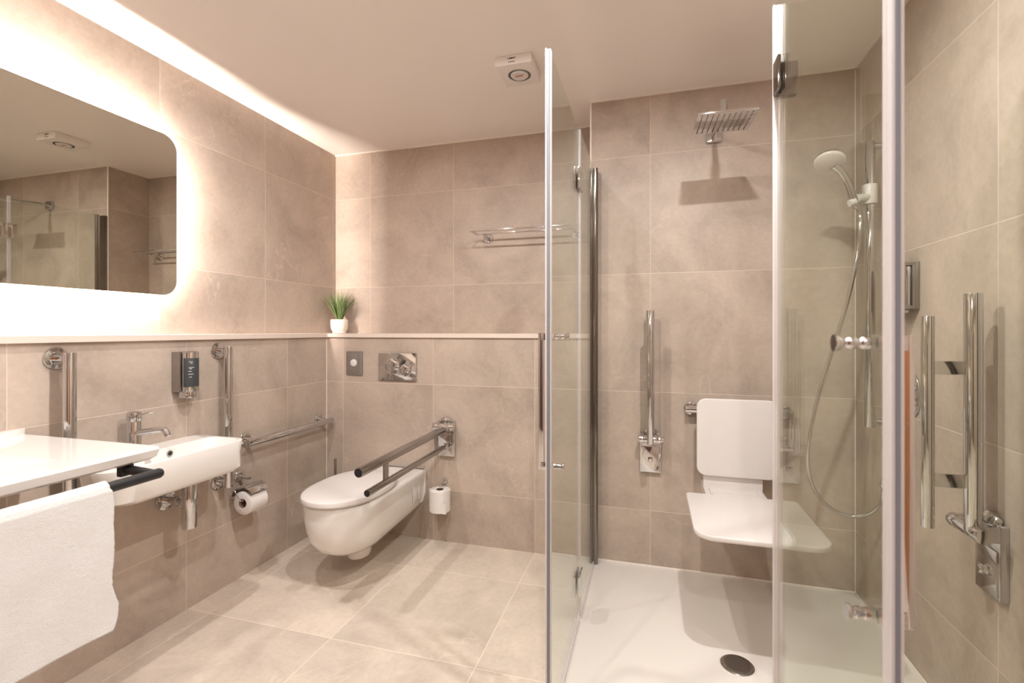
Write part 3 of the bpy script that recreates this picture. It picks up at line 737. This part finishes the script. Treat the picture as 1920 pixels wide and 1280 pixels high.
# toilet brush
bxp, byp = -1.80, 2.452
t = thing('toilet_brush', 'toilet brush whose chrome handle rises behind the toilet', 'toilet brush', (bxp, byp, 0))
g = G(); g.lathe([(0, 0), (.048, 0), (.05, .004), (.05, .26), (.048, .262), (.045, .262), (.045, .01), (0, .01)], (bxp, byp, .0005), (0, 0, 1), 40); obj('pot', g, 'chrome', t)
g = G(); g.cyl((bxp, byp, .02), (bxp, byp, .44), .0075, bev=.002); g.lathe([(0, 0), (.044, 0), (.046, .004), (.03, .012), (0, .014)], (bxp, byp, .263), (0, 0, 1), 32); obj('handle', g, 'satin', t)

# ------------------------------------------------------------------ plant on the ledge
ppx, ppy = -1.962, 2.715
t = thing('potted_plant', 'small grassy green plant in a white pot on the ledge corner', 'plant', (ppx, ppy, ZL))
prof = [(0, 0), (.040, 0), (.043, .003), (.042, .010), (.047, .016), (.0525, .032), (.0545, .055), (.0545, .086), (.053, .089), (.050, .089), (.050, .078), (0, .078)]
g = G()
tb = bmesh.new(); seg = 72; rings = []
for i, (r_, h_) in enumerate(prof):
    if r_ == 0: rings.append([tb.verts.new((ppx, ppy, ZL+.0005+h_))]); continue
    rings.append([tb.verts.new((ppx+(r_+(.0009 if (k % 6 < 3 and 4 < i < 8) else 0))*math.cos(2*PI*k/seg), ppy+(r_+(.0009 if (k % 6 < 3 and 4 < i < 8) else 0))*math.sin(2*PI*k/seg), ZL+.0005+h_)) for k in range(seg)])
for a, b in zip(rings, rings[1:]):
    for k in range(seg):
        k2 = (k+1) % seg
        if len(a) == 1: tb.faces.new((a[0], b[k2], b[k]))
        elif len(b) == 1: tb.faces.new((a[k], a[k2], b[0]))
        else: tb.faces.new((a[k], a[k2], b[k2], b[k]))
bmesh.ops.recalc_face_normals(tb, faces=tb.faces); g.add(tb); obj('pot', g, 'pot', t)
g = G(); g.lathe([(0, .002), (.03, .003), (.0495, 0)], (ppx, ppy, ZL+.079), (0, 0, 1), 32); obj('soil', g, 'soil', t)
rnd = random.Random(11); bm = bmesh.new(); uvl = bm.loops.layers.uv.new('UVMap')
for k in range(78):
    a = rnd.uniform(0, 2*PI); lean = rnd.uniform(.05, 1.0)**.8; L_ = rnd.uniform(.185, .245)*(1-.1*lean); r0 = rnd.uniform(0, .022); wd = rnd.uniform(.0028, .0046)
    base = Vector((ppx+r0*math.cos(a), ppy+r0*math.sin(a), ZL+.078)); dh = Vector((math.cos(a), math.sin(a), 0)); sd = Vector((-math.sin(a), math.cos(a), 0))
    n = 9; prev = None
    th = lean*.55; pos = base.copy(); tw_ = rnd.uniform(-.6, .6)
    for i in range(n+1):
        u = i/n
        ang = th*.55+lean*.95*u**1.25
        if i: pos = pos+(dh*math.sin(ang)+Vector((0, 0, 1))*math.cos(ang))*(L_/n)
        ww = wd*(.75+.5*math.sin(PI*min(u*1.2, 1)))*(1-u**3)+.0002
        nrm = (dh*math.cos(ang)-Vector((0, 0, 1))*math.sin(ang))
        s_ = (sd*math.cos(tw_*u)+nrm*math.sin(tw_*u))
        pp = Vector((max(pos.x, XLU+.004), min(pos.y, YBU-.004), pos.z))
        cur = (bm.verts.new(pp-s_*ww), bm.verts.new(pp-nrm*ww*.35), bm.verts.new(pp+s_*ww))
        if prev:
            for q0, q1, u0_, u1_ in ((0, 1, 0, .5), (1, 2, .5, 1)):
                f = bm.faces.new((prev[q0], prev[q1], cur[q1], cur[q0]))
                for l, uu in zip(f.loops, ((u0_, u-.1), (u1_, u-.1), (u1_, u), (u0_, u))): l[uvl].uv = uu
        prev = cur
g = G(); g.b.free(); g.b = bm; lf = obj('leaves', g, 'leaf', t)
for p in lf.data.polygons: p.use_smooth = True

# ------------------------------------------------------------------ towel rack on the upper back wall
fy, ry_, rzz = 2.655, 2.752, 1.795
pl_ = at(881, 432, 'y', fy); pr_ = at(1087, 422, 'y', fy)
xl, xr_, rzz = pl_.x, pr_.x, (pl_.z+pr_.z)/2
t = thing('towel_rack', 'chrome towel rack high on the wall left of the shower', 'towel rack', ((xl+xr_)/2, YBU, rzz))
g = G(); g.box(xl, xr_, fy-.0055, fy+.0055, rzz-.004, rzz+.004, .0015); obj('front_bar', g, 'chrome', t)
g = G(); g.box(xl, xr_, ry_-.0055, ry_+.0055, rzz-.004, rzz+.004, .0015); obj('rear_bar', g, 'chrome', t)
for x in (xl+.005, xr_-.005):
    g = G(); g.box(x-.006, x+.006, fy, ry_, rzz-.0035, rzz+.0035, .0015); obj('end_bar', g, 'chrome', t)
for x in (xl+.058, xr_-.045):
    g = G(); flange(g, (x, YBU-.0005, rzz-.015), (0, -1, 0), .030); g.tube([(x, YBU-.01, rzz-.015), (x, YBU-.04, rzz-.014), (x, ry_, rzz-.003)], .010, 20, smooth=3); obj('mount', g, 'chrome', t)

# ------------------------------------------------------------------ ceiling unit
t = thing('ceiling_vent', 'square white ceiling unit with a ring of slots', 'ventilation unit', (-.575, 2.09, ZC))
ux0, ux1, uy0, uy1, uz = -.655, -.49, 2.0, 2.185, ZC-.042
g = G(); g.box(ux0, ux1, uy0, uy1, uz, ZC-.0005, .002); un = obj('housing', g, 'unit', t)
uc = ((ux0+ux1)/2+.004, (uy0+uy1)/2+.003)
g = G()
for k in range(44):
    a = 2*PI*k/44; c_, s_ = math.cos(a), math.sin(a)
    g.prism([(-.0017, .041), (.0017, .041), (.0017, .0515), (-.0017, .0515)], (uc[0], uc[1], uz-.0012), (c_, s_, 0), (-s_, c_, 0), (0, 0, 1), .0015)
sl = obj('slot_ring', g, 'darkink', un); sl['kind'] = 'stuff'
g = G(); g.lathe([(0, 0), (.036, 0), (.0385, .003), (.0385, .006), (0, .006)], (uc[0], uc[1], uz-.005), (0, 0, 1), 48); pn = obj('centre_cap', g, 'plastic', un)
g = G(); g.box(uc[0]-.020, uc[0]+.016, uc[1]-.003, uc[1]+.001, uz-.0056, uz-.0048); g.box(uc[0]-.014, uc[0]+.022, uc[1]-.010, uc[1]-.007, uz-.0056, uz-.0048); obj('print', g, 'redink', pn)
g = G()
for k, (dx, ww, zz) in enumerate([(-.022, .002, .012), (-.016, .006, .010), (-.008, .008, .010), (.002, .006, .010), (.012, .002, .012)]): g.box(ux0+.080+dx, ux0+.080+dx+ww, uy0-.0006, uy0+.001, uz+.024, uz+.024+zz*.7)
for k in range(5): g.box(ux0+.062+k*.006, ux0+.066+k*.006, uy0-.0006, uy0+.001, uz+.010, uz+.014)
obj('front_print', g, 'darkink', un)

# ------------------------------------------------------------------ overhead shower
t = thing('overhead_shower', 'square chrome rain shower head on the shower back wall', 'shower head', (.295, YSH, 2.0))
U_ = Vector((1, .035, 0)).normalized(); W_ = Vector((0, 0, 1)); V_ = W_.cross(U_)
hc = Vector((.285, 2.10, 2.040))
g = G(); g.prism(rrect(-.111, .111, -.100, .100, .004, 3), hc, U_, V_, W_, .009, .0015); hd = obj('head_plate', g, 'chrome', t)
g = G()
for i in range(10):
    for j in range(10):
        c = hc+U_*(-.092+i*.0204)+V_*(-.082+j*.0182)
        g.lathe([(.0030, -.0005), (.0022, .0022), (0, .0022)], c, -W_, 8)
nz_ = obj('nozzles', g, 'grey', hd); nz_['kind'] = 'stuff'
g = G(); g.lathe([(0, 0), (.022, 0), (.022, .010), (.0145, .018), (.0145, .078), (.012, .084), (0, .085)], hc+W_*.0085, W_, 32); obj('joint', g, 'chrome', t)
pe = at(1337.5, 257, 'y', YSH)
g = G(); g.prism(rrect(pe.x-.036, pe.x+.036, pe.z-.031, pe.z+.031, .012, 6), (0, YSH-.0005, 0), (1, 0, 0), (0, 0, 1), (0, -1, 0), .016, .003); obj('wall_plate', g, 'chrome', t)
g = G(); g.tube([(pe.x, YSH-.012, pe.z), (pe.x, YSH-.06, pe.z-.002), (hc.x+.004, hc.y+.06, 2.112), (hc.x, hc.y, 2.108)], .0105, 20, smooth=6); obj('arm', g, 'chrome', t)

# ------------------------------------------------------------------ hand shower on its riser
RXP, RYP = .83, 2.205
t = thing('shower_riser', 'tall chrome shower rail on the right wall', 'shower rail', (XR, RYP, 1.4))
g = G(); g.cyl((RXP, RYP, .822), (RXP, RYP, 1.942), .0178, seg=36, bev=.001); obj('tube', g, 'chrome', t)
for z in (1.925, .842):
    g = G(); g.cyl((RXP, RYP, z), (XR-.01, RYP, z), .0125, bev=.001); flange(g, (XR-.0005, RYP, z), (-1, 0, 0), .034); obj('mount', g, 'chrome', t)
zs = 1.736
g = G(); g.cyl((RXP, RYP, zs-.039), (RXP, RYP, zs+.039), .0255, seg=36, bev=.003)
g.tube([(RXP-.01, RYP-.012, zs-.012), (RXP-.045, RYP-.02, zs-.018), (RXP-.068, RYP-.028, zs-.030)], [.014, .018, .019], 24)
g.tube([(RXP-.066, RYP-.040, zs-.034), (RXP-.085, RYP-.044, zs-.040)], [.017, .013], 20)
obj('slider', g, 'plastic', t, label='white plastic slider')
hp = Vector((RXP-.068, RYP-.035, zs-.028))
hcn = at(1556, 305, 'y', 2.12)
nrm = Vector((-.17, -.45, -.87)).normalized()
t = thing('hand_shower', 'white faced hand shower with a chrome handle on the riser', 'hand shower', hcn)
g = G(); g.lathe([(0, -.004), (.046, -.003), (.052, .001), (.0535, .005), (.0535, .009), (0, .009)], hcn, -nrm, 48); obj('spray_face', g, 'plastic', t)
g = G(); g.lathe([(.0538, .006), (.055, .010), (.050, .020), (.034, .030), (0, .036)], hcn, -nrm, 48)
bk = hcn-nrm*.020
dirv = (hp-bk).normalized()
g.tube([bk+dirv*.030, bk+dirv*.060+Vector((.006, .0, .006)), bk.lerp(hp, .62)+Vector((.008, 0, .008)), hp+dirv*.0, hp+dirv*.030], [.017]*4+[.0155]*6+[.0165]*6+[.0135]*5+[.012]*9, 22, smooth=5)
obj('handle', g, 'chrome', t)
hpts = [hp+dirv*.030, hp+dirv*.045+Vector((.004, 0, -.02))]
for px, py, yy in [(1613, 425, 2.17), (1609, 470, 2.17), (1590, 560, 2.17), (1561, 655, 2.18), (1535, 740, 2.20), (1519, 810, 2.21), (1515, 862, 2.22), (1523, 908, 2.24), (1545, 942, 2.26), (1575, 962, 2.26), (1606, 968, 2.25), (1632, 961, 2.23), (1650, 946, 2.20)]:
    hpts.append(at(px, py, 'y', yy))
oc = Vector((XR, 2.165, .623))
hpts += [Vector((.858, 2.167, .560)), Vector((.860, 2.165, .60))]
g = G(); g.tube(hpts, .0075, 16, smooth=8); obj('hose', g, 'chrome', t, label='long chrome hose')
t = thing('hose_outlet', 'chrome hose outlet low on the right wall', 'wall outlet', oc)
g = G(); flange(g, (XR-.0005, oc.y, oc.z), (-1, 0, 0), .028); g.tube([(XR-.01, oc.y, oc.z), (.868, oc.y, oc.z), (.860, oc.y, oc.z-.004), (.860, oc.y, oc.z-.024)], .011, 18, smooth=3); obj('elbow', g, 'chrome', t)

# ------------------------------------------------------------------ fold down seat
t = thing('shower_seat', 'white fold down shower seat with a square backrest', 'shower seat', (.395, YSH, .43))
g = G(); g.prism(rrect(.150, .586, 1.785, 2.247, (.02, .02, .070, .070), 10), (0, 0, .471), (1, 0, 0), (0, 1, 0), (0, 0, 1), .020, .007, 3)
obj('seat', g, 'plastic', t)
g = G(); g.prism(rrect(.208, .553, .529, .886, .042, 10), (0, 2.404, 0), (1, 0, 0), (0, 0, 1), (0, -1, 0), .018, .005, 3); obj('backrest', g, 'plastic', t)
g = G(); g.box(.238, .490, 2.405, 2.420, .400, .84, .003); g.box(.238, .490, 2.420, YSH-.001, .40, .47, .004)
g.box(.238, .262, 2.10, 2.41, .400, .470, .004); g.box(.466, .490, 2.10, 2.41, .400, .470, .004)
br = obj('bracket', g, 'plastic', t)
g = G(); g.box(.262, .466, 2.225, 2.300, .462, .486, .006); g.box(.262, .466, 2.300, 2.41, .455, .470, .004); obj('hinge', g, 'plastic', br)
g = G(); g.cyl((.165, 2.485, .818), (.632, 2.485, .818), .0175, bev=.001); rb = obj('mount_rail', g, 'chrome', t)
for x in (.192, .604):
    g = G(); g.cyl((x, YSH-.008, .818), (x, 2.485, .818), .0125); flange(g, (x, YSH-.0005, .818), (0, -1, 0), .033); obj('flange', g, 'chrome', rb)

# ------------------------------------------------------------------ mixer valve on the right wall
vy, vz = 2.035, .973
t = thing('shower_valve', 'oval chrome shower valve with two round knobs', 'shower valve', (XR, vy, vz))
ol = [(.052*math.cos(a), .078*math.sin(a)) for a in [2*PI*k/48 for k in range(48)]]
ol = [(math.copysign(abs(x/.052)**.85, x)*.058, z) for x, z in ol]
g = G(); g.prism(ol, (XR-.0005, vy, vz), (0, 1, 0), (0, 0, 1), (-1, 0, 0), .008, .003); vp = obj('plate', g, 'chrome', t)
for dz, L_ in ((.038, .052), (-.038, .052)):
    g = G(); g.lathe([(0, 0), (.030, 0), (.030, .008), (.0245, .012), (.0235, .020), (.027, .024), (.027, L_-.004), (.025, L_), (0, L_)], (XR-.008, vy, vz+dz), (-1, 0, 0), 36)
    for k in range(4):
        a = k*PI/2+PI/4; c_, s_ = math.cos(a), math.sin(a)
        g.tube([(XR-.045, vy+c_*.022, vz+dz+s_*.022), (XR-.045, vy+c_*.034, vz+dz+s_*.034)], [.008, .006], 12)
    obj('knob', g, 'chrome', t)

# ------------------------------------------------------------------ twin dispenser on the right wall
dy0, dy1, dz0, dz1, dxf = 1.985, 2.138, 1.276, 1.440, .846
t = thing('soap_dispenser', 'chrome twin soap dispenser high on the right wall of the shower', 'soap dispenser', (XR, 2.06, 1.27))
g = G(); g.box(.884, XR-.0005, dy0, dy1, dz0, dz1, .002)
g.box(dxf-.002, .8845, dy0, dy0+.007, dz0, dz0+.012, .001); g.box(dxf-.002, .8845, dy0, dy0+.007, dz1-.012, dz1, .001); g.box(dxf-.002, dxf+.010, dy0, dy0+.007, dz0+.01, dz1-.01, .001)
g.box(.874, .8845, dy0, dy0+.007, dz0+.01, dz1-.01, .001)
g.box(dxf-.002, .8845, dy1-.006, dy1, dz0, dz1, .002); g.box(dxf-.002, .8845, dy0+.002, dy1, dz0, dz0+.006, .001); g.box(dxf-.002, .8845, dy0+.002, dy1, dz1-.006, dz1, .001)
obj('bracket', g, 'satin', t)
for yc in (2.026, 2.098):
    g = G(); g.prism([(.0, yc-.031)]+[(x+.014, y) for x, y in bottle_outline(.031, yc)]+[(.0, yc+.031)], (.8835, 0, dz0+.0065), (-1, 0, 0), (0, 1, 0), (0, 0, 1), dz1-dz0-.013, .002); bt = obj('container', g, 'chrome', t)
    g = G(); g.prism([(x+.0145, y) for x, y in bottle_outline(.0313, yc, -1.3, 1.3)], (.8835, 0, dz0+.022), (-1, 0, 0), (0, 1, 0), (0, 0, 1), dz1-dz0-.044, .0003); obj('label', g, 'label', bt, label='dark grey label')
    g = G()
    for k in range(9):
        a, b_ = -.5, -.5+[.9, .6, 1.0, .4, .8, .7, 1.0, .5, .8][k]; z = dz0+.035+k*.0115; n = 6
        pts = [(.0318*math.cos(a+(b_-a)*i/n)+.0146, yc+.0318*math.sin(a+(b_-a)*i/n)) for i in range(n+1)]+[(.0312*math.cos(b_-(b_-a)*i/n)+.0146, yc+.0312*math.sin(b_-(b_-a)*i/n)) for i in range(n+1)]
        g.prism(pts, (.8835, 0, z), (-1, 0, 0), (0, 1, 0), (0, 0, 1), .0016)
    obj('print', g, 'ink', bt)
    g = G(); g.box(.845, .872, yc-.022, yc+.022, dz0-.014, dz0, .003); obj('push_button', g, 'chrome', t)
